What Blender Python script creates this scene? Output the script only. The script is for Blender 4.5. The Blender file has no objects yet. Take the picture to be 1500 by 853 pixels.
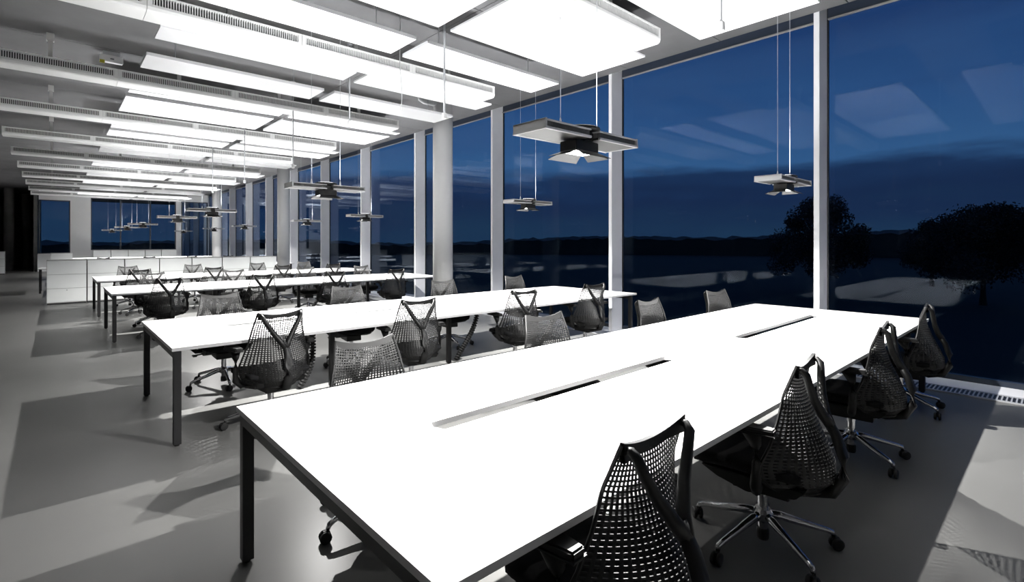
import bpy, bmesh, math, random
from mathutils import Vector, Matrix
random.seed(7)
SC = bpy.context.scene
COL = SC.collection
PI = math.pi

# ------------------------------------------------------------------ camera, world, exposure
cam_d = bpy.data.cameras.new('camera')
cam = bpy.data.objects.new('camera', cam_d); COL.objects.link(cam)
cam_d.sensor_width = 36.0
cam_d.lens = 36.0 * 738.7 / 1500.0
cam_d.shift_y = -72.0 / 1500.0
cam_d.clip_start = 0.05; cam_d.clip_end = 3000
cam.location = (0, 0, 1.53)
cam.rotation_euler = (PI / 2, 0, math.radians(-42.293))
SC.camera = cam
SC.view_settings.view_transform = 'Standard'
SC.view_settings.look = 'None'
SC.view_settings.exposure = 0.0
SC.view_settings.gamma = 1.0
SC.view_settings.use_curve_mapping = False

LAMP_DOWN = 215.0     # watts of the lamps' down-light
LAMP_UP = 64.0       # watts of the lamps' up-light

w = bpy.data.worlds.new('dusk_sky'); SC.world = w; w.use_nodes = True
nt = w.node_tree; nt.nodes.clear()
def N(t, **k):
    n = nt.nodes.new(t)
    for a, b in k.items(): setattr(n, a, b)
    return n
out = N('ShaderNodeOutputWorld'); bg = N('ShaderNodeBackground'); bg.inputs['Strength'].default_value = 1.0
tc = N('ShaderNodeTexCoord'); sep = N('ShaderNodeSeparateXYZ')
nt.links.new(tc.outputs['Generated'], sep.inputs[0])
mp = N('ShaderNodeMapping'); mp.inputs['Scale'].default_value = (1.6, 1.6, 9.0)
nt.links.new(tc.outputs['Generated'], mp.inputs[0])
nz = N('ShaderNodeTexNoise'); nz.inputs['Scale'].default_value = 1.7; nz.inputs['Detail'].default_value = 6
nz.inputs['Roughness'].default_value = 0.55
nt.links.new(mp.outputs[0], nz.inputs['Vector'])
ma = N('ShaderNodeMath', operation='MULTIPLY_ADD'); ma.inputs[1].default_value = 0.16; ma.inputs[2].default_value = -0.08
nt.links.new(nz.outputs['Fac'], ma.inputs[0])
ad = N('ShaderNodeMath', operation='ADD'); nt.links.new(sep.outputs['Z'], ad.inputs[0]); nt.links.new(ma.outputs[0], ad.inputs[1])
cr = N('ShaderNodeValToRGB'); el = cr.color_ramp.elements
el[0].position = 0.0; el[0].color = (0.014, 0.040, 0.085, 1)
el[1].position = 1.0; el[1].color = (0.012, 0.030, 0.095, 1)
for p, c in ((0.075, (0.011, 0.026, 0.072, 1)), (0.105, (0.014, 0.036, 0.095, 1)), (0.135, (0.040, 0.115, 0.255, 1)),
             (0.22, (0.030, 0.090, 0.225, 1)), (0.36, (0.017, 0.050, 0.150, 1)), (0.6, (0.014, 0.038, 0.12, 1))):
    e = el.new(p); e.color = c
nt.links.new(ad.outputs[0], cr.inputs[0]); nt.links.new(cr.outputs[0], bg.inputs[0]); nt.links.new(bg.outputs[0], out.inputs[0])

# ------------------------------------------------------------------ materials
MATS = {}
def mat(name, col, rough=0.5, metal=0.0, noise=0.0, nscale=6.0, bump=0.0, emit=None, spec=0.5):
    m = bpy.data.materials.new(name); m.use_nodes = True
    t = m.node_tree; b = t.nodes['Principled BSDF']
    b.inputs['Base Color'].default_value = (*col, 1); b.inputs['Roughness'].default_value = rough
    b.inputs['Metallic'].default_value = metal; b.inputs['Specular IOR Level'].default_value = spec
    if noise or bump:
        tcn = t.nodes.new('ShaderNodeTexCoord'); nn = t.nodes.new('ShaderNodeTexNoise')
        nn.inputs['Scale'].default_value = nscale; nn.inputs['Detail'].default_value = 5
        t.links.new(tcn.outputs['Object'], nn.inputs['Vector'])
        if noise:
            r = t.nodes.new('ShaderNodeValToRGB')
            r.color_ramp.elements[0].position = 0.3; r.color_ramp.elements[1].position = 0.7
            r.color_ramp.elements[0].color = (*[c * (1 - noise) for c in col], 1)
            r.color_ramp.elements[1].color = (*[min(1, c * (1 + noise)) for c in col], 1)
            t.links.new(nn.outputs['Fac'], r.inputs[0]); t.links.new(r.outputs[0], b.inputs['Base Color'])
        if bump:
            bp = t.nodes.new('ShaderNodeBump'); bp.inputs['Strength'].default_value = bump; bp.inputs['Distance'].default_value = 0.01
            t.links.new(nn.outputs['Fac'], bp.inputs['Height']); t.links.new(bp.outputs[0], b.inputs['Normal'])
    if emit:
        b.inputs['Emission Color'].default_value = (1, 1, 1, 1); b.inputs['Emission Strength'].default_value = emit
    MATS[name] = m
    return m
mat('floor_resin', (0.128, 0.128, 0.124), 0.33, noise=0.07, nscale=0.9, spec=0.06)
mat('concrete', (0.085, 0.085, 0.088), 0.75, noise=0.12, nscale=2.2, bump=0.05)
mat('joint_dark', (0.03, 0.03, 0.03), 0.9)
mat('white_paint', (0.88, 0.88, 0.88), 0.55, noise=0.01)
mat('beam_white', (0.80, 0.80, 0.79), 0.4, noise=0.01)
mat('panel_white', (0.84, 0.84, 0.85), 0.5, noise=0.01)
mat('laminate_white', (0.83, 0.83, 0.83), 0.38, noise=0.005)
mat('laminate_edge', (0.72, 0.72, 0.72), 0.45, noise=0.01)
mat('slot_grey', (0.42, 0.42, 0.41), 0.45, noise=0.04)
mat('black_steel', (0.022, 0.022, 0.023), 0.42, noise=0.1)
mat('aluminium', (0.55, 0.56, 0.58), 0.35, metal=0.35, noise=0.02)
mat('aluminium_pale', (0.80, 0.80, 0.82), 0.5, metal=0.0, noise=0.02)
mat('lamp_silver', (0.62, 0.62, 0.63), 0.3, metal=0.25)
mat('lamp_underside', (0.055, 0.055, 0.055), 0.35, metal=0.3)
mat('fin_grey', (0.26, 0.26, 0.26), 0.4, metal=0.3)
mat('fin_dark', (0.07, 0.07, 0.07), 0.4, metal=0.4)
mat('black_plastic', (0.007, 0.007, 0.007), 0.5, noise=0.1)
mat('mesh_black', (0.015, 0.015, 0.015), 0.5, noise=0.05)
mat('seat_fabric', (0.012, 0.012, 0.013), 0.9, noise=0.2, nscale=60, spec=0.2)
mat('chrome', (0.75, 0.75, 0.77), 0.12, metal=1.0)
mat('rubber', (0.012, 0.012, 0.012), 0.6)
mat('cable_steel', (0.42, 0.43, 0.45), 0.4, metal=0.4)
mat('cable_grey', (0.35, 0.35, 0.35), 0.6)
mat('cabinet_white', (0.84, 0.86, 0.85), 0.35, noise=0.01)
mat('gasket_black', (0.008, 0.009, 0.012), 0.5)
mat('frame_dark', (0.02, 0.028, 0.045), 0.4)
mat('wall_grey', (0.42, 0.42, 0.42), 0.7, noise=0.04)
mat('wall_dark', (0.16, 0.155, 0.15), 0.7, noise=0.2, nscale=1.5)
mat('ground_dark', (0.008, 0.012, 0.008), 0.95, noise=0.3, nscale=0.05)
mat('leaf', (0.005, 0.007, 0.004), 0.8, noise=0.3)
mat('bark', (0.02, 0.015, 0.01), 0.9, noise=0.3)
mat('lens_glow', (0.9, 0.9, 0.9), 0.4, emit=6.0)
mat('yellow_tag', (0.55, 0.50, 0.03), 0.5)
mat('print_black', (0.03, 0.03, 0.04), 0.5)
g = bpy.data.materials.new('window_glass'); g.use_nodes = True; MATS['glass'] = g
t = g.node_tree; t.nodes.clear()
o_ = t.nodes.new('ShaderNodeOutputMaterial'); mx = t.nodes.new('ShaderNodeMixShader'); lw = t.nodes.new('ShaderNodeLayerWeight')
lw.inputs['Blend'].default_value = 0.5                       # facing = 1 - |cos|, the same for both faces
pw = t.nodes.new('ShaderNodeMath'); pw.operation = 'POWER'; pw.inputs[1].default_value = 5.0
fr = t.nodes.new('ShaderNodeMath'); fr.operation = 'MULTIPLY_ADD'; fr.inputs[1].default_value = 0.90; fr.inputs[2].default_value = 0.009   # coated low-reflection glass
t.links.new(lw.outputs['Facing'], pw.inputs[0]); t.links.new(pw.outputs[0], fr.inputs[0])
tr = t.nodes.new('ShaderNodeBsdfTransparent'); tr.inputs[0].default_value = (0.86, 0.92, 0.97, 1)
gl = t.nodes.new('ShaderNodeBsdfGlossy'); gl.inputs['Roughness'].default_value = 0.0; gl.inputs[0].default_value = (0.8, 0.87, 1, 1)
t.links.new(fr.outputs[0], mx.inputs[0]); t.links.new(tr.outputs[0], mx.inputs[1]); t.links.new(gl.outputs[0], mx.inputs[2])
t.links.new(mx.outputs[0], o_.inputs[0])

# ------------------------------------------------------------------ mesh helpers
class MB:
    """collects geometry for one mesh"""
    def __init__(s): s.v = []; s.f = []
    def quad(s, *p):
        i = len(s.v); s.v += [tuple(q) for q in p]; s.f.append(tuple(range(i, i + len(p)))); return s
    def box(s, x0, y0, z0, x1, y1, z1):
        i = len(s.v)
        s.v += [(x0, y0, z0), (x1, y0, z0), (x1, y1, z0), (x0, y1, z0), (x0, y0, z1), (x1, y0, z1), (x1, y1, z1), (x0, y1, z1)]
        for q in ((0, 3, 2, 1), (4, 5, 6, 7), (0, 1, 5, 4), (1, 2, 6, 5), (2, 3, 7, 6), (3, 0, 4, 7)):
            s.f.append(tuple(i + k for k in q))
        return s
    def cbox(s, cx, cy, cz, sx, sy, sz): return s.box(cx - sx/2, cy - sy/2, cz - sz/2, cx + sx/2, cy + sy/2, cz + sz/2)
    def prism(s, prof, x0, x1):
        """profile of (y,z) extruded along x"""
        i = len(s.v); n = len(prof)
        s.v += [(x0, y, z) for y, z in prof] + [(x1, y, z) for y, z in prof]
        s.f.append(tuple(i + k for k in range(n))); s.f.append(tuple(i + n + k for k in reversed(range(n))))
        for k in range(n):
            j = (k + 1) % n; s.f.append((i + k, i + n + k, i + n + j, i + j))
        return s
    def tube(s, pts, rad, n=8, flat=1.0):
        pts = [Vector(p) for p in pts]
        rads = rad if isinstance(rad, (list, tuple)) else [rad] * len(pts)
        i0 = len(s.v); up = Vector((0, 0, 1))
        for k, p in enumerate(pts):
            d = (pts[min(k + 1, len(pts) - 1)] - pts[max(k - 1, 0)]).normalized()
            a = d.cross(up)
            if a.length < 1e-3: a = d.cross(Vector((0, 1, 0)))
            a.normalize(); b = a.cross(d).normalized()
            for q in range(n):
                an = 2 * PI * q / n
                s.v.append(tuple(p + a * (math.cos(an) * rads[k]) + b * (math.sin(an) * rads[k] * flat)))
        for k in range(len(pts) - 1):
            for q in range(n):
                r = (q + 1) % n
                s.f.append((i0 + k*n + q, i0 + k*n + r, i0 + (k+1)*n + r, i0 + (k+1)*n + q))
        s.f.append(tuple(i0 + q for q in reversed(range(n))))
        s.f.append(tuple(i0 + (len(pts)-1)*n + q for q in range(n)))
        return s
    def lathe(s, prof, n=16, c=(0, 0, 0)):
        """profile (r,z) about the z axis"""
        i0 = len(s.v)
        for r, z in prof:
            for q in range(n):
                an = 2 * PI * q / n; s.v.append((c[0] + r*math.cos(an), c[1] + r*math.sin(an), c[2] + z))
        for k in range(len(prof) - 1):
            for q in range(n):
                r = (q + 1) % n; s.f.append((i0 + k*n + q, i0 + k*n + r, i0 + (k+1)*n + r, i0 + (k+1)*n + q))
        s.f.append(tuple(i0 + q for q in reversed(range(n)))); s.f.append(tuple(i0 + (len(prof)-1)*n + q for q in range(n)))
        return s
    def mesh(s, name, m, smooth=False, bevel=0.0):
        me = bpy.data.meshes.new(name); me.from_pydata(s.v, [], s.f)
        bm = bmesh.new(); bm.from_mesh(me)
        if bevel:
            bmesh.ops.remove_doubles(bm, verts=bm.verts, dist=1e-5)
            bmesh.ops.bevel(bm, geom=bm.edges[:], offset=bevel, segments=2, affect='EDGES', clamp_overlap=True)
        bmesh.ops.recalc_face_normals(bm, faces=bm.faces)
        bm.to_mesh(me); bm.free()
        me.materials.append(MATS[m])
        if smooth:
            for p in me.polygons: p.use_smooth = True
        return me
def link(name, data, parent=None, loc=(0, 0, 0), rz=0.0):
    o = bpy.data.objects.new(name, data); COL.objects.link(o); o.location = loc; o.rotation_euler = (0, 0, rz)
    if parent: o.parent = parent
    return o
def tag(o, label=None, cat=None, group=None, kind=None):
    if label: o['label'] = label
    if cat: o['category'] = cat
    if group: o['group'] = group
    if kind: o['kind'] = kind
    return o
def struct(name, mb, m, **k): return tag(link(name, mb.mesh(name, m, **k)), kind='structure')
# template: list of (name, mesh, parent index or None, label, local location)
def inst(tpl, name, loc, rz, label, cat, group=None):
    root = tag(link(name, None, None, loc, rz), label, cat, group)
    made = []
    for (nm, me, par, lab, l, r) in tpl:
        o = link(nm, me, root if par is None else made[par], l, r)
        if lab: o['label'] = lab
        made.append(o)
    return root
ORD = ['first', 'second', 'third', 'fourth', 'fifth', 'sixth', 'seventh', 'eighth', 'ninth', 'tenth', 'eleventh', 'twelfth']

# ------------------------------------------------------------------ the room
Y0, Y1, XL, XF, XG = -4.5, 47.0, -3.4, 7.05, 7.36
ZC = 4.40
YPART = 35.6
floor = struct('floor', MB().box(XL, Y0, -0.2, 7.42, Y1, 0.0), 'floor_resin')
ceil_ = struct('ceiling', MB().box(XL, Y0, ZC + 0.02, 7.05, Y1, ZC + 0.4), 'joint_dark')
cpa = MB().box(XL, 0.006, 0, 3.896, 1.559, 0.02).mesh('ceiling_plank', 'concrete')
cpb = MB().box(3.904, 0.006, 0, 7.05, 1.559, 0.02).mesh('ceiling_plank', 'concrete')
for j in range(32):
    for me in (cpa, cpb): link('ceiling_plank', me, ceil_, (0, Y0 + 1.565 * j, ZC))
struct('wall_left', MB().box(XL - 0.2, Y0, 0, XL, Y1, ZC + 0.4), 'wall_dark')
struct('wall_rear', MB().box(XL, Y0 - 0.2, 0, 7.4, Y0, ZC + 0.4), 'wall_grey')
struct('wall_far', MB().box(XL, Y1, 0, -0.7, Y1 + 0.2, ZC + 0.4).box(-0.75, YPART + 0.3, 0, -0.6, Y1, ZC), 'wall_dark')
# upstand above the recess at the window head
struct('trim_1', MB().box(7.05, Y0, ZC + 0.3, 7.5, Y1, ZC + 0.42), 'frame_dark')

# facade bays
MP = 3.153
mul_y = [2.10 + MP * k for k in range(-2, 15)]
mull_me = MB().box(0, -0.032, 0, 0.30, 0.032, 4.72).mesh('mullion', 'aluminium_pale', bevel=0.003)
gask_me = MB().box(0.30, -0.05, 0, 0.33, 0.05, 4.72).mesh('gasket', 'gasket_black')
for k, y in enumerate(mul_y[:-1]):
    a = y; b = y + MP
    wn = struct('window_%d' % (k + 1), MB().box(XG, a + 0.05, 0.06, XG + 0.014, b - 0.05, 4.70), 'glass')
    link('mullion', mull_me, wn, (XF, a, 0)); link('gasket', gask_me, wn, (XF, a, 0))
    link('head_frame', MB().box(XG - 0.03, a + 0.05, 4.39, XG + 0.05, b - 0.05, 4.72).mesh('head_frame', 'frame_dark'), wn)
    link('head_rail', MB().box(XG - 0.05, a + 0.05, 4.37, XG - 0.005, b - 0.05, 4.385).mesh('head_rail', 'fin_grey'), wn)
    link('sill_frame', MB().box(XG - 0.02, a + 0.05, 0.0, XG + 0.05, b - 0.05, 0.07).mesh('sill_frame', 'frame_dark'), wn)
# floor convector grille along the glass
fg = tag(link('floor_grille', None, None, (0, 0, 0)), 'long slotted metal floor grille running along the foot of the windows', 'grille')
link('grille_trough', MB().box(6.72, Y0 + 0.1, 0.0, 6.96, 30, 0.004).mesh('grille_trough', 'gasket_black'), fg)
mb = MB(); mb.box(6.70, Y0 + 0.1, 0, 6.722, 30, 0.012).box(6.945, Y0 + 0.1, 0, 6.967, 30, 0.012)
link('grille_frame', mb.mesh('grille_frame', 'aluminium'), fg)
mb = MB(); yy = Y0 + 0.12
while yy < 30:
    mb.box(6.722, yy, 0.002, 6.945, yy + 0.012, 0.011); yy += 0.034
tag(link('grille_bars', mb.mesh('grille_bars', 'aluminium'), fg), kind='stuff')
struct('trim_2', MB().box(6.967, Y0, 0, 7.34, 30, 0.012), 'aluminium_pale')

# round columns on every third mullion axis
for k, y in enumerate((8.43, 17.9, 27.35, 36.8)):
    c = struct('column_%d' % (k + 1), MB().lathe([(0.198, 0.0), (0.198, 4.40)], 32, (5.79, y, 0)), 'white_paint', smooth=False)
    for p in c.data.polygons: p.use_smooth = len(p.vertices) == 4
    link('column_collar', MB().lathe([(0.205, 0.0), (0.205, 0.02)], 32, (5.79, y, 0)).mesh('column_collar', 'aluminium'), c)
c = bpy.data.objects['column_1']
link('drain_pipe', MB().tube([(5.62, 8.43, 4.27), (5.35, 8.43, 4.27), (5.27, 8.43, 4.30), (5.25, 8.43, 4.40)], 0.05, 12).mesh('drain_pipe', 'white_paint', smooth=True), c)

# far glazed partition at y = 28.5
YP = 35.6
struct('wall_back', MB().box(0.67, YP, 0, 1.506, YP + 0.25, ZC).box(5.40, YP, 0, 5.66, YP + 0.25, ZC)
       .box(1.506, YP, 3.95, 5.40, YP + 0.25, ZC).box(-0.55, YP, 3.72, 0.67, YP + 0.25, ZC).box(-0.6, YP, 0, 0.67, YP + 0.25, 0.92).box(5.66, YP, 3.95, 7.05, YP + 0.2, ZC), 'white_paint')
for n, (a, b, z0, z1) in enumerate(((1.506, 5.40, 1.09, 3.95), (-0.55, 0.67, 0.92, 3.72), (5.66, 7.05, 0.05, 3.95))):
    wn = struct('window_%d' % (20 + n), MB().box(a, YP + 0.08, z0, b, YP + 0.094, z1), 'glass')
    link('window_frame', MB().box(a, YP + 0.05, z0, a + 0.05, YP + 0.13, z1).box(b - 0.05, YP + 0.05, z0, b, YP + 0.13, z1)
         .box(a, YP + 0.05, z1 - 0.05, b, YP + 0.13, z1).box(a, YP + 0.05, z0, b, YP + 0.13, z0 + 0.04).mesh('window_frame', 'frame_dark'), wn)
    if n == 0:
        for q in (0.33, 0.68):
            xm = a + (b - a) * q
            link('window_post', MB().box(xm - 0.03, YP + 0.04, z0, xm + 0.03, YP + 0.13, z1).mesh('window_post', 'frame_dark'), wn)
struct('wall_partition', MB().box(1.506, YP + 0.02, 0, 5.40, YP + 0.2, 1.09), 'white_paint')
# dim uprights in the corridor beyond
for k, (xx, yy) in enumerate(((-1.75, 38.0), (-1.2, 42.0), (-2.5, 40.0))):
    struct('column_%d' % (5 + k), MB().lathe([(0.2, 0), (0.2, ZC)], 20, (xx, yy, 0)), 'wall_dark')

# ------------------------------------------------------------------ ceiling beams and reflector panels
BY = [0.12, 3.22, 6.24, 9.30, 12.42, 15.56, 18.70, 21.86, 25.0, 28.15, 31.3, 34.3]
BX0, BX1 = -0.83, 5.30
# beam profile (y,z), front face at y=0
prof = [(0.0, 4.05), (0.0, 3.915), (0.012, 3.885), (0.035, 3.872), (0.33, 3.872), (0.36, 3.90), (0.36, 4.05)]
prof_in = [(0.02, 4.035), (0.02, 3.945), (0.035, 3.945), (0.035, 4.035)]
segs = [(-0.83, 0.70), (0.70, 2.235), (2.235, 3.77), (3.77, 5.30)]
def beam_seg(x0, x1):
    """hollow front: frame strips around a slot opening"""
    mb = MB()
    lo = [(0.0, 3.942), (0.0, 3.915), (0.012, 3.885), (0.035, 3.872), (0.33, 3.872), (0.36, 3.90), (0.36, 3.942)]
    mb.prism(lo, x0, x1)
    mb.box(x0, 0.0, 4.032, x1, 0.36, 4.05)
    mb.box(x0, 0.05, 3.942, x1, 0.36, 4.032)
    mb.box(x0, 0.0, 3.942, x0 + 0.045, 0.05, 4.032); mb.box(x1 - 0.045, 0.0, 3.942, x1, 0.05, 4.032)
    return mb.mesh('beam_casing', 'beam_white')
def slats(x0, x1):
    mb = MB(); x = x0 + 0.055
    while x < x1 - 0.05:
        mb.box(x, 0.004, 3.942, x + 0.009, 0.03, 4.032); x += 0.024
    return mb.mesh('grille_slats', 'beam_white')
beam_tpl = []
for (a, b) in segs:
    beam_tpl.append(('beam_casing', beam_seg(a + 0.002, b - 0.002), None, None, (0, 0, 0), 0))
    i = len(beam_tpl) - 1
    beam_tpl.append(('grille_backing', MB().box(a + 0.03, 0.046, 3.94, b - 0.03, 0.049, 4.034).mesh('grille_backing', 'fin_dark'), i, None, (0, 0, 0), 0))
    beam_tpl.append(('grille_slats', slats(a, b), i, None, (0, 0, 0), 0))
hang = MB().box(-0.025, 0.10, 4.05, 0.025, 0.15, 4.30).box(-0.04, 0.08, 4.30, 0.04, 0.17, 4.40).mesh('hanger_bracket', 'slot_grey')
for xx in (-0.03, 1.47, 2.97, 4.47):
    beam_tpl.append(('hanger_bracket', hang, None, None, (xx, 0, 0), 0))
nb = len(BY)
for k, y in enumerate(BY):
    b = inst(beam_tpl, 'ceiling_beam', (0, y, 0),0, 'long white ceiling beam with slotted grille, %s counted from the far glazed partition' % ORD[nb - 1 - k],
             'ceiling beam', 'slotted ceiling beams')
    for ch in b.children:
        for sub in ch.children:
            if sub.name.startswith('grille_slats'): sub['kind'] = 'stuff'
def wid(k):
    if k == 0: return (0.36, 0.85, 1.50, 2.73)
    return {1: (0.36, 1.38, 1.83, 2.42), 2: (0.36, 0.80, 1.48, 2.10), 3: (0.36, 0.55, 0.82, 2.05), 4: (0.36, 0.70, 0.98, 1.70)}.get(k, (0.36, 0.55, 0.64, 1.28))
PX = ((0.86, 3.10), (3.26, 5.53))
pm = {}
def panel_mesh(wd, x0, x1, rimmed):
    k = (round(wd, 3), x0, rimmed)
    if k not in pm:
        mb = MB().box(x0, 0, 3.866, x1, wd, 3.890)
        for (a, b, c, d) in ((x0, 0, x1, 0.015), (x0, wd - 0.015, x1, wd), (x0, 0, x0 + 0.015, wd), (x1 - 0.015, 0, x1, wd)):
            if rimmed: mb.box(a, b, 3.890, c, d, 3.905)
        pm[k] = mb.mesh('reflector_sheet', 'panel_white')
    return pm[k]
susp = MB().tube([(0, 0, 3.88), (0, 0, 4.395)], 0.004, 6).mesh('suspension_rod', 'cable_steel')
for k, y in enumerate(BY):
    a0, a1, b0, b1 = wid(k)
    for nm, p0, p1 in (('beam', a0, a1), ('free', b0, b1))[:1 if k == nb - 1 else 2]:
        for h, (xa, xb) in enumerate(PX):
            where = 'window half' if h else 'aisle half'
            lab = ('white reflector panel fixed beneath the %s ceiling beam from the far partition, %s' if nm == 'beam' else
                   'white reflector panel hung free beyond the %s ceiling beam from the far partition, %s') % (ORD[nb - 1 - k], where)
            r = tag(link('reflector_panel', None, None, (0, y + p0, 0)), lab, 'ceiling panel', 'white ceiling reflector panels')
            link('reflector_sheet', panel_mesh(p1 - p0, xa, xb, nm == 'free'), r)
            for xx in (xa + 0.35, xb - 0.35):
                if nm == 'free': link('suspension_rod', susp, r, (xx, (p1 - p0) / 2, 0))

# sprinkler pipes, sensor, cable
for k, (xx, yy, zb) in enumerate(((3.18, 1.50, 2.88), (3.18, 4.60, 2.88), (3.18, 7.0, 3.22), (3.18, 9.33, 2.85), (3.18, 12.43, 2.85), (3.18, 15.5, 2.85))):
    r = tag(link('drop_pipe', None, None, (xx, yy, zb)), 'thin grey pipe dropping between ceiling panels with a sensor head, %s counted from the cabinets' % ORD[5 - k], 'pipe', 'sensor drop pipes')
    link('pipe', MB().tube([(0, 0, 0.06), (0, 0, ZC - zb)], 0.011, 10).mesh('pipe', 'cable_steel', smooth=True), r)
    link('sensor_head', MB().lathe([(0.018, 0.0), (0.028, 0.008), (0.028, 0.06), (0.014, 0.075)], 14).mesh('sensor_head', 'white_paint'), r)
    link('ceiling_rose', MB().lathe([(0.045, 0.0), (0.03, -0.03)], 14, (0, 0, ZC - zb)).mesh('ceiling_rose', 'aluminium'), r)
pts = []
for i in range(24):
    q = i / 23; pts.append((3.22 + 0.012 * math.sin(q * 9), 5.62 + 0.02 * math.sin(q * 5 + 1), 4.40 - q * 1.22))
c = tag(link('hanging_cable', MB().tube(pts, 0.005, 6).mesh('hanging_cable', 'cable_grey', smooth=True)), 'loose thin grey cable dangling from the ceiling beside a sensor pipe', 'cable')
e = tag(link('emergency_light', None, None, (0.65, 9.72, 4.24)), 'small white emergency light box with a yellow tag under the concrete ceiling', 'emergency light')
link('casing', MB().box(-0.14, -0.05, 0, 0.14, 0.05, 0.10).mesh('casing', 'white_paint', bevel=0.008), e)
link('mounting', MB().box(-0.1, -0.03, 0.10, 0.1, 0.03, 0.16).mesh('mounting', 'aluminium'), e)
link('tag', MB().box(-0.14, -0.054, -0.035, -0.08, -0.046, 0.012).mesh('tag', 'yellow_tag'), e)
link('printed_mark', MB().box(-0.015, -0.0515, 0.035, 0.03, -0.0505, 0.055).mesh('printed_mark', 'print_black'), e)

# ------------------------------------------------------------------ bench desks
TX0, TX1 = 0.65, 6.65
TW = 1.73; TH = 0.74
def half_top(side):
    """half of the top; slots notched into the inner edge. local y from 0 (outer) to 0.863 (inner)"""
    s = 0.052
    xs = [(0, 0.0), (0.55, 0.0), (0.57, s), (2.48, s), (2.50, 0.0), (3.52, 0.0), (3.54, s), (5.50, s), (5.52, 0.0), (6.0, 0.0)]
    mb = MB(); yi = 0.8635
    up = [(xx, yi - d) for xx, d in xs]
    outl = [(0, 0), (6.0, 0)] + list(reversed(up))
    i = 0; n = len(outl)
    if side: outl = [(xx, -yy) for xx, yy in outl]
    mb.v = [(xx, yy, TH - 0.025) for xx, yy in outl] + [(xx, yy, TH) for xx, yy in outl]
    mb.f = [tuple(range(n)), tuple(range(n, 2 * n))]
    for k in range(n): j = (k + 1) % n; mb.f.append((k, j, n + j, n + k))
    me = mb.mesh('tabletop', 'laminate_white'); me.materials.append(MATS['laminate_edge'])
    for p in me.polygons:
        if abs(p.normal.z) < 0.5: p.material_index = 1
    return me
leg = MB().box(0, 0, 0.012, 0.05, 0.05, TH - 0.03).mesh('leg', 'black_steel', bevel=0.002)
foot = MB().lathe([(0.016, 0), (0.018, 0.006), (0.012, 0.014)], 10).mesh('foot', 'rubber')
end_rail = MB().box(0, 0.05, TH - 0.08, 0.05, TW - 0.05, TH - 0.026).mesh('end_rail', 'black_steel')
long_rail = MB().box(0.0, 0, TH - 0.07, 5.9, 0.04, TH - 0.026).mesh('long_rail', 'black_steel')
tt0, tt1 = half_top(0), half_top(1)
desk_tpl = [('tabletop', tt0, None, None, (0, 0, 0), 0), ('tabletop', tt1, None, None, (0, TW, 0), 0),
            ('end_rail', end_rail, None, None, (0.012, 0, 0), 0), ('end_rail', end_rail, None, None, (5.86, 0, 0), 0),
            ('long_rail', long_rail, None, None, (0.05, 0.40, 0), 0), ('long_rail', long_rail, None, None, (0.05, TW - 0.44, 0), 0)]
for (lx, ly) in ((0.012, 0.012), (0.012, TW - 0.062), (5.86, 0.012), (5.86, TW - 0.062), (1.5, 0.74), (3.0, 0.74), (4.5, 0.74)):
    desk_tpl.append(('leg', leg, None, None, (lx, ly, 0), 0)); i = len(desk_tpl) - 1
    desk_tpl.append(('foot', foot, i, None, (0.025, 0.025, 0), 0))
TY = [0.95, 4.455, 9.70, 13.20, 19.35, 24.10, 31.0]
TL = ['bench farthest from the white cabinets', 'second bench from the front, before the round column', 'bench just past the round column', 'bench right in front of the white cabinets',
      'bench just behind the white cabinets', 'second bench behind the white cabinets', 'bench nearest the far glazed partition']
SHORT = ['the bench farthest from the cabinets', 'the bench before the round column', 'the bench past the round column', 'the bench facing the cabinets',
         'the bench behind the cabinets', 'the second bench behind the cabinets', 'the bench by the far partition']
for y, l in zip(TY, TL):
    inst(desk_tpl, 'bench_desk', (TX0, y, 0), 0, 'long white double-sided desk on black legs, ' + l, 'desk', 'white bench desks')

# cable spines under the desks
def spine(name, pts, lab):
    r = tag(link(name, None, None, pts[-1]), lab, 'cable spine', 'black cable spines')
    P = [Vector(p) - Vector(pts[-1]) for p in pts]
    # resample the polyline
    L = [0]
    for a, b in zip(P, P[1:]): L.append(L[-1] + (b - a).length)
    n = int(L[-1] / 0.032)
    mbl = MB(); mbc = MB(); cl = []
    for i in range(n + 1):
        s = L[-1] * i / n
        k = max(j for j in range(len(L) - 1) if L[j] <= s + 1e-9)
        q = P[k].lerp(P[k + 1], (s - L[k]) / (L[k + 1] - L[k])); cl.append(q)
    for i, q in enumerate(cl):
        d = (cl[min(i + 1, n)] - cl[max(i - 1, 0)]).normalized()
        mbl.tube([q - d * 0.009, q + d * 0.009], 0.034, 10)
    mbc.tube(cl, 0.019, 8)
    link('spine_core', mbc.mesh('spine_core', 'black_plastic'), r)
    tag(link('spine_links', mbl.mesh('spine_links', 'black_plastic'), r), kind='stuff')
def bez(a, b, c, d, n=14):
    a, b, c, d = map(Vector, (a, b, c, d)); o = []
    for i in range(n + 1):
        t = i / n; o.append(tuple(a*(1-t)**3 + b*3*t*(1-t)**2 + c*3*t*t*(1-t) + d*t**3))
    return o
for k, y in enumerate(TY[:4]):
    spine('cable_spine', bez((2.05, y + 0.98, 0.66), (2.05, y + 0.98, 0.35), (2.10, y + 0.98, 0.25), (1.90, y + 0.92, 0.02)), 'ribbed black cable spine at the aisle end under %s' % SHORT[k])
    spine('cable_spine', bez((4.25, y + 0.90, 0.66), (4.22, y + 0.90, 0.35), (4.05, y + 0.88, 0.25), (3.85, y + 0.84, 0.02)), 'ribbed black cable spine at the window end under %s' % SHORT[k])

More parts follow.
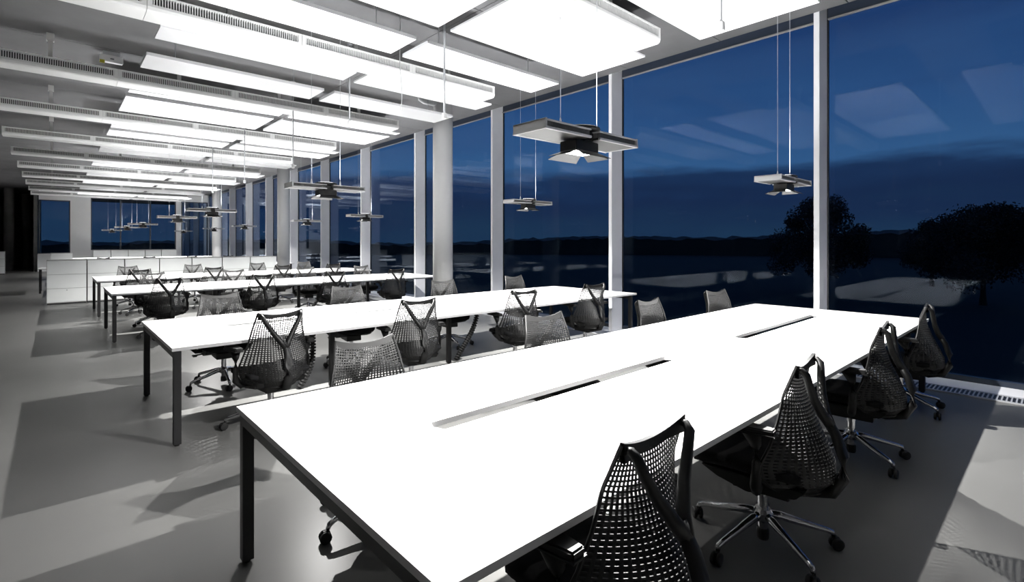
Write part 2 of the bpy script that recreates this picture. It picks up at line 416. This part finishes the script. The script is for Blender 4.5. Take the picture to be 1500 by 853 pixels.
# ------------------------------------------------------------------ task chairs (origin: floor under the hub, sitter faces +y)
def lerp_tab(tab, z):
    for (z0, a), (z1, b) in zip(tab, tab[1:]):
        if z <= z1: return a + (b - a) * (z - z0) / (z1 - z0)
    return tab[-1][1]
HW = [(0.36, 0.15), (0.40, 0.24), (0.45, 0.275), (0.52, 0.28), (0.60, 0.262), (0.70, 0.228), (0.80, 0.203), (0.93, 0.178)]
CY = [(0.36, -0.26), (0.42, -0.315), (0.50, -0.31), (0.60, -0.27), (0.70, -0.222), (0.80, -0.188), (0.93, -0.178)]
WR = [(0.36, 0.11), (0.42, 0.24), (0.50, 0.25), (0.60, 0.17), (0.70, 0.095), (0.82, 0.035), (0.93, -0.012)]
def back_pt(u, z):
    return Vector((u * lerp_tab(HW, z), lerp_tab(CY, z) + abs(u) ** 2 * lerp_tab(WR, z), z + (0.03 * u * u if z > 0.80 else 0.03 * u * u * max(0, (z - 0.6) / 0.2))))
def back_mesh():
    mb = MB(); nu, nv = 26, 38; th = 0.004
    zs = []
    for j in range(nv + 1):
        t = j / nv; zs.append(0.36 + 0.57 * t)
    for j in range(nv):
        for i in range(nu):
            u0, u1 = -1 + 2 * i / nu, -1 + 2 * (i + 1) / nu
            z0, z1 = zs[j], zs[j + 1]
            c = [back_pt(u0, z0), back_pt(u1, z0), back_pt(u1, z1), back_pt(u0, z1)]
            zc = (z0 + z1) / 2
            k = 0.60 if zc > 0.52 else (0.60 - (0.52 - zc) / 0.16 * 0.48)
            if zc > 0.76: k = 0.62
            m = sum(c, Vector()) / 4
            inn = [m + (p - m) * k for p in c]
            b = len(mb.v); mb.v += [tuple(p) for p in c] + [tuple(p) for p in inn]
            for q in range(4):
                r = (q + 1) % 4; mb.f.append((b + q, b + r, b + 4 + r, b + 4 + q))
    me = bpy.data.meshes.new('back_mesh'); me.from_pydata(mb.v, [], mb.f)
    bm = bmesh.new(); bm.from_mesh(me); bmesh.ops.remove_doubles(bm, verts=bm.verts, dist=1e-5)
    bmesh.ops.recalc_face_normals(bm, faces=bm.faces)
    r = bmesh.ops.extrude_face_region(bm, geom=bm.faces[:])
    bm.normal_update()
    for v in [g for g in r['geom'] if isinstance(g, bmesh.types.BMVert)]:
        v.co.y -= th
    bmesh.ops.recalc_face_normals(bm, faces=bm.faces)
    bm.to_mesh(me); bm.free(); me.materials.append(MATS['mesh_black']); return me
def rim():
    mb = MB()
    zz = [0.36 + 0.57 * i / 24 for i in range(25)]
    left = [back_pt(-1, z) for z in zz]; right = [back_pt(1, z) for z in zz]
    top = [back_pt(-1 + 2 * i / 12, 0.93) for i in range(13)]
    bot = [back_pt(-1 + 2 * i / 10, 0.36) for i in range(11)]
    mb.tube(left, 0.007, 6); mb.tube(right, 0.007, 6); mb.tube(bot, 0.012, 6)
    # deeper top band
    for i in range(12):
        a, b = top[i], top[i + 1]
        d0 = 0.022 + 0.03 * abs(-1 + 2 * i / 12) ** 2; d1 = 0.022 + 0.03 * abs(-1 + 2 * (i + 1) / 12) ** 2
        for s in (0.005, -0.008):
            pass
        mb.box(0, 0, 0, 0, 0, 0) if False else None
        i0 = len(mb.v)
        mb.v += [(a.x, a.y + .006, a.z + .006), (b.x, b.y + .006, b.z + .006), (b.x, b.y + .006, b.z - d1), (a.x, a.y + .006, a.z - d0),
                 (a.x, a.y - .010, a.z + .006), (b.x, b.y - .010, b.z + .006), (b.x, b.y - .010, b.z - d1), (a.x, a.y - .010, a.z - d0)]
        for q in ((0, 1, 2, 3), (7, 6, 5, 4), (0, 4, 5, 1), (3, 2, 6, 7)): mb.f.append(tuple(i0 + k for k in q))
    return mb.mesh('back_rim', 'black_plastic', smooth=False)
def tower():
    mb = MB()
    mb.tube([(0, -0.06, 0.37), (0, -0.20, 0.335), (0, -0.30, 0.36), (0, -0.345, 0.44), (0, -0.345, 0.54), (0, -0.315, 0.63), (0, -0.272, 0.71)],
            [0.035, 0.036, 0.036, 0.034, 0.031, 0.029, 0.026], 10, 0.8)
    for s in (-1, 1):
        mb.tube([(0, -0.293, 0.67), (s * 0.03, -0.268, 0.72), (s * 0.08, -0.244, 0.795), (s * 0.130, -0.232, 0.875), (s * 0.155, -0.226, 0.925), (s * 0.160, -0.21, 0.942), (s * 0.162, -0.185, 0.94)],
                [0.024, 0.0225, 0.020, 0.018, 0.017, 0.014, 0.011], 8)
    return mb.mesh('back_tower', 'black_plastic', smooth=True)
def seat():
    mb = MB(); n = 10; m = 10
    def P(i, j, top):
        u = -1 + 2 * i / n; v = j / m
        hw = 0.235 + 0.02 * math.sin(PI * v); yy = -0.21 + 0.49 * v
        x = u * hw
        if v > 0.8: x *= 1 - 0.9 * (v - 0.8) ** 2 * 6
        z = 0.475 + 0.02 * abs(u) ** 3 - 0.05 * max(0, v - 0.7) ** 2 / 0.09 * 0.7
        e = max(abs(u), abs(2 * v - 1)) ** 8
        return (x, yy, z - 0.02 * e if top else z - 0.065 + 0.015 * e)
    for top in (1, 0):
        i0 = len(mb.v)
        for j in range(m + 1):
            for i in range(n + 1): mb.v.append(P(i, j, top))
        for j in range(m):
            for i in range(n):
                a = i0 + j * (n + 1) + i; mb.f.append((a, a + 1, a + n + 2, a + n + 1))
    N_ = (n + 1) * (m + 1)
    edge = [i for i in range(n + 1)] + [j * (n + 1) + n for j in range(1, m + 1)] + [m * (n + 1) + i for i in range(n - 1, -1, -1)] + [j * (n + 1) for j in range(m - 1, 0, -1)]
    for a, b in zip(edge, edge[1:] + edge[:1]): mb.f.append((a, b, N_ + b, N_ + a))
    return mb.mesh('seat', 'seat_fabric', smooth=True)
def seat_pan():
    mb = MB()
    mb.prism([(-0.23, 0.405), (-0.19, 0.36), (0.02, 0.33), (0.16, 0.365), (0.24, 0.405)], -0.2, 0.2)
    mb.box(-0.09, -0.14, 0.29, 0.09, 0.12, 0.35)
    mb.tube([(0.20, 0.05, 0.36), (0.27, 0.06, 0.355)], 0.009, 6)
    mb.box(0.26, 0.03, 0.345, 0.30, 0.10, 0.36)
    return mb.mesh('seat_pan', 'black_plastic', bevel=0.004)
def arm(s):
    mb = MB()
    mb.tube([(s * 0.17, -0.03, 0.375), (s * 0.25, -0.04, 0.375), (s * 0.292, -0.05, 0.42), (s * 0.295, -0.055, 0.52), (s * 0.292, -0.05, 0.60), (s * 0.29, -0.03, 0.665)], [0.022, 0.024, 0.026, 0.022, 0.024, 0.045], 8)
    return mb.mesh('armrest', 'black_plastic', smooth=True)
def pad(s):
    mb = MB()
    out = [(-0.10, 0.035), (0.02, 0.05), (0.10, 0.05), (0.15, 0.035), (0.15, -0.03), (0.10, -0.04), (0.02, -0.035), (-0.10, -0.02)]
    n = len(out); c = (s * 0.285, -0.03)
    mb.v = [(c[0] + b * s, c[1] + a, 0.660) for a, b in out] + [(c[0] + b * s, c[1] + a, 0.690) for a, b in out]
    mb.f = [tuple(range(n)), tuple(range(n, 2 * n))]
    for k in range(n): j = (k + 1) % n; mb.f.append((k, j, n + j, n + k))
    return mb.mesh('arm_pad', 'black_plastic', bevel=0.006)
bleg = MB().tube([(0.025, 0, 0.155), (0.08, 0, 0.15), (0.20, 0, 0.118), (0.30, 0, 0.094), (0.325, 0, 0.085), (0.335, 0, 0.066)],
                 [0.020, 0.021, 0.017, 0.0145, 0.014, 0.0115], 10).mesh('base_leg', 'chrome', smooth=True)
def caster():
    mb = MB()
    for s in (-1, 1):
        i0 = len(mb.v)
        mb.lathe([(0.012, -0.010), (0.026, -0.009), (0.030, -0.004), (0.030, 0.004), (0.026, 0.009), (0.012, 0.010)], 16)
        for k in range(i0, len(mb.v)):
            xx, yy, zz = mb.v[k]; mb.v[k] = (xx + 0.012, zz + s * 0.015, yy + 0.030)
    mb.tube([(0, 0, 0.072), (0, 0, 0.045), (0.008, 0, 0.034)], [0.009, 0.012, 0.012], 8)
    mb.box(-0.006, -0.006, 0.026, 0.022, 0.006, 0.06)
    return mb.mesh('caster', 'rubber', smooth=False)
cast = caster()
chair_tpl = [('seat', seat(), None, None, (0, 0, 0), 0), ('seat_pan', seat_pan(), None, None, (0, 0, 0), 0),
             ('back_mesh', back_mesh(), None, 'open black lattice backrest', (0, 0, 0), 0), ('back_rim', rim(), 2, None, (0, 0, 0), 0),
             ('back_tower', tower(), None, 'Y-shaped black support behind the backrest', (0, 0, 0), 0),
             ('armrest', arm(-1), None, None, (0, 0, 0), 0), ('arm_pad', pad(-1), 5, None, (0, 0, 0), 0),
             ('armrest', arm(1), None, None, (0, 0, 0), 0), ('arm_pad', pad(1), 7, None, (0, 0, 0), 0),
             ('gas_column', MB().lathe([(0.024, 0.055), (0.024, 0.30)], 14).mesh('gas_column', 'chrome', smooth=False), None, None, (0, 0, 0), 0),
             ('hub_cap', MB().lathe([(0.026, 0.03), (0.030, 0.04), (0.030, 0.075), (0.026, 0.085)], 14).mesh('hub_cap', 'rubber'), None, None, (0, 0, 0), 0),
             ('hub', MB().lathe([(0.040, 0.125), (0.048, 0.135), (0.048, 0.165), (0.036, 0.185)], 18).mesh('hub', 'chrome'), None, None, (0, 0, 0), 0)]
for k in range(5):
    a = math.radians(16 + 72 * k)
    chair_tpl.append(('base_leg', bleg, None, 'polished metal base leg', (0, 0, 0), a)); i = len(chair_tpl) - 1
    chair_tpl.append(('caster', cast, i, None, (0.335, 0, 0), random.uniform(-1.2, 1.2)))
NEAR = {0: (1.35, 2.66, 4.22, 5.80), 1: (1.36, 2.72, 4.17, 5.50), 2: (1.34, 2.75, 4.08, 5.40), 3: (1.36, 2.70, 4.20, 5.50), 5: (1.37, 2.78, 4.17, 5.5)}
FAR = {0: (1.36, 2.86, 4.38, 5.78), 1: (1.36, 2.80, 4.30, 5.76), 2: (1.40, 2.73, 4.19, 5.55), 3: (1.34, 2.65, 4.16, 5.45)}
YAW = {(0, 'n'): (2, 6, 5, 8), (1, 'n'): (6, -8, -8, -8), (2, 'n'): (8, 2, -3, 3), (3, 'n'): (-4, 6, 4, 3)}
SEAT = ['aisle end', 'second from aisle', 'second from windows', 'window end']
BN = ['fourth bench before the cabinets', 'third bench before the cabinets', 'second bench before the cabinets', 'bench right before the cabinets', '', 'second bench behind the cabinets']
for k in NEAR:
    for s, xx in enumerate(NEAR[k]):
        yw = YAW.get((k, 'n'), (3, -4, 5, 2))[s]
        inst(chair_tpl, 'task_chair', (xx, TY[k] + (0.085 if k == 0 else 0.075), 0), math.radians(yw),
             'black task chair, %s, sitter facing partition, %s' % (SEAT[s], BN[k]), 'chair', 'black task chairs')
for k in FAR:
    for s, xx in enumerate(FAR[k]):
        inst(chair_tpl, 'task_chair', (xx, TY[k] + TW - 0.07, 0), math.radians(180 + random.uniform(-9, 9)),
             'black task chair, %s, cabinet side of %s' % (SEAT[s], BN[k]), 'chair', 'black task chairs')

# ------------------------------------------------------------------ pendant lamps (origin at the downlight lens, z local 0 = 2.0 m)
def wing(s):
    a, b = (0.035, 0.39); mb = MB()
    if s < 0: a, b = -b, -a
    mb.box(a, -0.115, 0.125, b, 0.115, 0.133)                    # top sheet
    e0, e1 = (b - 0.012, b) if s > 0 else (a, a + 0.012)
    mb.box(e0, -0.118, 0.084, e1, 0.118, 0.135)
    for q in (-1, 1):
        mb.box(a, min(q * .118, q * .102), 0.084, b, max(q * .118, q * .102), 0.096)
    return mb.mesh('wing', 'lamp_silver', bevel=0.0015)
def fins(s):
    mb = MB(); x = 0.045
    while x < 0.375:
        mb.box(s * x, -0.108, 0.098, s * (x + 0.004), 0.108, 0.125); x += 0.0105
    mb.box(min(s * .04, s * .38), -0.085, 0.098, max(s * .04, s * .38), 0.085, 0.125)
    return mb.mesh('heat_fins', 'fin_grey')
def under(s):
    a, b = sorted((s * 0.037, s * 0.377))
    return MB().box(a, -0.102, 0.086, b, 0.102, 0.097).mesh('base_plate', 'lamp_underside')
def flap(ax, s):
    mb = MB()
    if ax == 'y':
        p = [(-0.085, s * 0.060, 0.022), (0.085, s * 0.060, 0.022), (0.12, s * 0.125, -0.012), (-0.12, s * 0.125, -0.012)]
    else:
        p = [(s * 0.095, -0.05, 0.022), (s * 0.095, 0.05, 0.022), (s * 0.165, 0.075, -0.005), (s * 0.165, -0.075, -0.005)]
    i = len(mb.v); mb.v += p + [(q[0], q[1], q[2] + 0.003) for q in p]
    mb.f += [(0, 1, 2, 3), (7, 6, 5, 4), (0, 4, 5, 1), (1, 5, 6, 2), (2, 6, 7, 3), (3, 7, 4, 0)]
    return mb.mesh('barn_door', 'black_steel')
def lamp_parts(cable_l):
    cab_me = MB().tube([(0, 0, 0.135), (0, 0, cable_l)], 0.0015, 6).mesh('suspension_cable', 'cable_steel')
    cup = MB().lathe([(0.012, cable_l - 0.02), (0.02, cable_l)], 10).mesh('ceiling_cup', 'lamp_silver')
    return [('suspension_cable', cab_me, None, None, (-0.155, 0, 0), 0), ('cable_gripper', grip, 15, None, (0, 0, 0.133), 0),
            ('suspension_cable', cab_me, None, None, (0.155, 0, 0), 0), ('cable_gripper', grip, 17, None, (0, 0, 0.133), 0),
            ('ceiling_cup', cup, 15, None, (0, 0, 0), 0), ('ceiling_cup', cup, 17, None, (0, 0, 0), 0)]
def panel_above(y):
    for k, b in enumerate(BY):
        a0, a1, b0, b1 = wid(k)
        if b - 0.02 <= y <= b + a1 + 0.02 or b + b0 - 0.02 <= y <= b + b1 + 0.02: return True
    return False
grip = MB().lathe([(0.011, 0.0), (0.011, 0.012), (0.005, 0.05), (0.002, 0.06)], 10).mesh('cable_gripper', 'lamp_silver')
lamp_tpl = [('wing', wing(-1), None, None, (0, 0, 0), 0), ('heat_fins', fins(-1), 0, None, (0, 0, 0), 0),
            ('wing', wing(1), None, None, (0, 0, 0), 0), ('heat_fins', fins(1), 2, None, (0, 0, 0), 0),
            ('base_plate', under(-1), 0, None, (0, 0, 0), 0), ('base_plate', under(1), 2, None, (0, 0, 0), 0),
            ('hub', MB().box(-0.04, -0.07, 0.075, 0.04, 0.07, 0.13).mesh('hub', 'black_plastic', bevel=0.006), None, None, (0, 0, 0), 0),
            ('top_disc', MB().lathe([(0.10, 0.136), (0.115, 0.142), (0.115, 0.152), (0.105, 0.158)], 24).mesh('top_disc', 'black_plastic'), None, None, (0, 0, 0), 0),
            ('uplight_lens', MB().lathe([(0.088, 0.1585), (0.088, 0.161)], 24).mesh('uplight_lens', 'lens_glow'), 7, None, (0, 0, 0), 0),
            ('downlight_housing', MB().box(-0.095, -0.06, 0.022, 0.095, 0.06, 0.08).mesh('downlight_housing', 'black_plastic', bevel=0.004), None, None, (0, 0, 0), 0),
            ('downlight_lens', MB().box(-0.082, -0.048, 0.0195, 0.082, 0.048, 0.0225).mesh('downlight_lens', 'lens_glow'), 9, None, (0, 0, 0), 0),
            ('barn_door', flap('y', 1), 9, None, (0, 0, 0), 0), ('barn_door', flap('y', -1), 9, None, (0, 0, 0), 0),
            ('barn_door', flap('x', 1), 9, None, (0, 0, 0), 0), ('barn_door', flap('x', -1), 9, None, (0, 0, 0), 0)]
lamp_long = lamp_tpl + lamp_parts(ZC - 2.0); lamp_short = lamp_tpl + lamp_parts(3.866 - 2.0)
ld = bpy.data.lights.new('downlight', 'AREA'); ld.shape = 'RECTANGLE'; ld.size = 0.035; ld.size_y = 0.022; ld.spread = math.radians(150); ld.energy = LAMP_DOWN
ld.color = (1.0, 0.985, 0.96)
lu = bpy.data.lights.new('uplight', 'AREA'); lu.shape = 'DISK'; lu.size = 0.08; lu.spread = math.radians(150); lu.energy = LAMP_UP; lu.color = (0.97, 0.985, 1.0)
for k, y in enumerate(TY):
    for s, xx in enumerate((2.155, 5.16)):
        r = inst(lamp_short if panel_above(y + TW / 2) else lamp_long, 'pendant_lamp', (xx, y + TW / 2, 2.0), 0,
                 'silver two-winged pendant lamp with barn doors over %s, %s end' % (SHORT[k], ('aisle', 'window')[s]), 'pendant lamp', 'two-winged pendant lamps')
        a = link('downlight', ld, r, (0, 0, 0.018)); b = link('uplight', lu, r, (0, 0, 0.163)); b.rotation_euler = (PI, 0, 0)

# ------------------------------------------------------------------ white storage cabinets
def cabinet_tpl(wd, dp, h):
    fr = MB()
    t = 0.012
    fr.box(0, 0.004, 0.03, wd, dp, h - 0.003).box(0, 0.0, 0.03, t, 0.01, h).box(wd - t, 0.0, 0.03, wd, 0.01, h).box(0, 0, h - t, wd, dp, h)
    z0 = 0.045; hh = (h - z0 - 0.015) / 3
    T = [('carcass', fr.mesh('carcass', 'slot_grey'), None, None, (0, 0, 0), 0)]
    plinth = MB().box(0.01, 0.02, 0.0, wd - 0.01, dp - 0.01, 0.032).mesh('plinth', 'gasket_black')
    T.append(('plinth', plinth, None, None, (0, 0, 0), 0))
    dm = MB().box(0.004, -0.012, 0.005, wd - 0.004, 0.004, hh - 0.005).mesh('door', 'cabinet_white', bevel=0.002)
    kn = MB().tube([(wd / 2, -0.004, hh - 0.045), (wd / 2, -0.02, hh - 0.045)], 0.013, 12).mesh('knob', 'cable_steel')
    for k in range(3):
        T.append(('door', dm, None, None, (0, 0, z0 + hh * k), 0)); i = len(T) - 1
        if k == 0: T.append(('knob', kn, i, None, (0, 0, 0), 0))
    return T
ct = cabinet_tpl(0.738, 0.45, 1.085)
for k in range(7):
    inst(ct, 'storage_cabinet', (-0.12 + 0.756 * k, 16.6, 0), 0, 'white metal cabinet in the row behind the desks, %s counted from the aisle' % ORD[k], 'cabinet', 'white cabinets behind the desks')
ct2 = cabinet_tpl(0.735, 0.40, 1.085)
for k in range(5):
    inst(ct2, 'storage_cabinet', (1.58 + 0.758 * k, 35.05, 0), 0, 'white metal cabinet standing under the far glazed partition, %s counted from the aisle' % ORD[k], 'cabinet', 'white cabinets under the partition')
ct3 = cabinet_tpl(0.66, 0.42, 1.08)
inst(ct3, 'storage_cabinet', (-0.08, 27.4, 0), 0, 'single white metal cabinet beside the tall corridor window', 'cabinet')
inst(ct3, 'storage_cabinet', (-2.35, 33.6, 0), 0, 'pale cabinet standing deep in the dark corridor', 'cabinet')
r = tag(link('side_table', None, None, (-0.33, 20.2, 0)), 'small white table standing in the dark aisle beyond the cabinets', 'table')
link('tabletop', MB().box(0, 0, 0.715, 0.7, 1.2, 0.74).mesh('tabletop', 'laminate_white'), r)
for a, b in ((0.02, 0.02), (0.63, 0.02), (0.02, 1.13), (0.63, 1.13)): link('leg', leg, r, (a, b, 0))

# ------------------------------------------------------------------ outside
struct('ground', MB().box(-900, -900, -5.2, 900, 1200, -5.0), 'ground_dark')
def tree(name, loc, h, rad, n, lab, seed):
    rnd = random.Random(seed)
    r = tag(link(name, None, None, loc), lab, 'tree', 'trees outside the windows')
    tr = MB().tube([(0, 0, 0), (0.1, 0, h * 0.3), (0, 0.15, h * 0.6)], [0.35, 0.26, 0.12], 8)
    for k in range(9):
        a = rnd.uniform(0, 2 * PI); tr.tube([(0, 0, h * rnd.uniform(0.25, 0.5)), (math.cos(a) * rad * 0.6, math.sin(a) * rad * 0.6, h * rnd.uniform(0.55, 0.85))], [0.12, 0.03], 5)
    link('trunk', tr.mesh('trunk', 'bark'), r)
    mb = MB(); cl = []
    for k in range(46):
        a = rnd.uniform(0, 2 * PI); q = math.sqrt(rnd.random()); zz = rnd.random()
        shell = rad * math.sqrt(max(0.05, 1 - (zz * 1.0) ** 2.2))
        cl.append((math.cos(a) * q * shell, math.sin(a) * q * shell, h * (0.30 + 0.62 * zz), rad * rnd.uniform(0.16, 0.30)))
    for k in range(n):
        cx, cy, cz, cr = cl[k % len(cl)]
        d = Vector((rnd.gauss(0, 1), rnd.gauss(0, 1), rnd.gauss(0, 0.8))).normalized() * cr * (rnd.random() ** 0.4) * 1.12
        p = Vector((cx, cy, cz)) + d
        a = Vector((rnd.gauss(0, 1), rnd.gauss(0, 1), rnd.gauss(0, 1))).normalized(); b = a.orthogonal().normalized()
        s = rnd.uniform(0.10, 0.22)
        mb.quad(p - a * s, p + b * s * 0.55, p + a * s, p - b * s * 0.55)
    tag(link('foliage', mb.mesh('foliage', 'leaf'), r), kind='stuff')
FW = Vector((0.6729, 0.7397)); RT = Vector((0.7397, -0.6729))
def out_at(u, fwd):
    p = FW * fwd + RT * ((u - 750) / 738.7 * fwd); return (p.x, p.y, -5.0)
tree('broad_tree', out_at(1208, 62), 11.8, 6.0, 26000, 'broad dark tree with a domed crown standing alone outside the glass', 3)
tree('broad_tree', out_at(1440, 52), 10.0, 6.4, 26000, 'dense dark tree, lower and wider, at the end of the lawn', 5)
tree('broad_tree', out_at(1365, 74), 9.6, 4.2, 12000, 'smaller dark tree touching the dense wide tree', 9)
# far woodland ridge, real depth, bumpy top
rnd = random.Random(11)
mb = MB(); n = 420; rows = 4
for j in range(rows):
    for i in range(n + 1):
        a = -PI * 0.55 + PI * 1.3 * i / n
        R = 260 + 40 * j
        hgt = 5.6 + 2.0 * math.sin(a * 3.1 + 1) + 1.0 * math.sin(a * 11) + rnd.uniform(-0.5, 0.9)
        mb.v.append((math.cos(a) * R, math.sin(a) * R, -5.0 + hgt * (1.0 + 0.12 * j) + 1.4))
for j in range(rows - 1):
    for i in range(n):
        a = j * (n + 1) + i; mb.f.append((a, a + 1, a + n + 2, a + n + 1))
b0 = len(mb.v)
for i in range(n + 1):
    xx, yy, zz = mb.v[i]; mb.v.append((xx * 0.99, yy * 0.99, -5.1))
for i in range(n): mb.f.append((i, i + 1, b0 + i + 1, b0 + i))
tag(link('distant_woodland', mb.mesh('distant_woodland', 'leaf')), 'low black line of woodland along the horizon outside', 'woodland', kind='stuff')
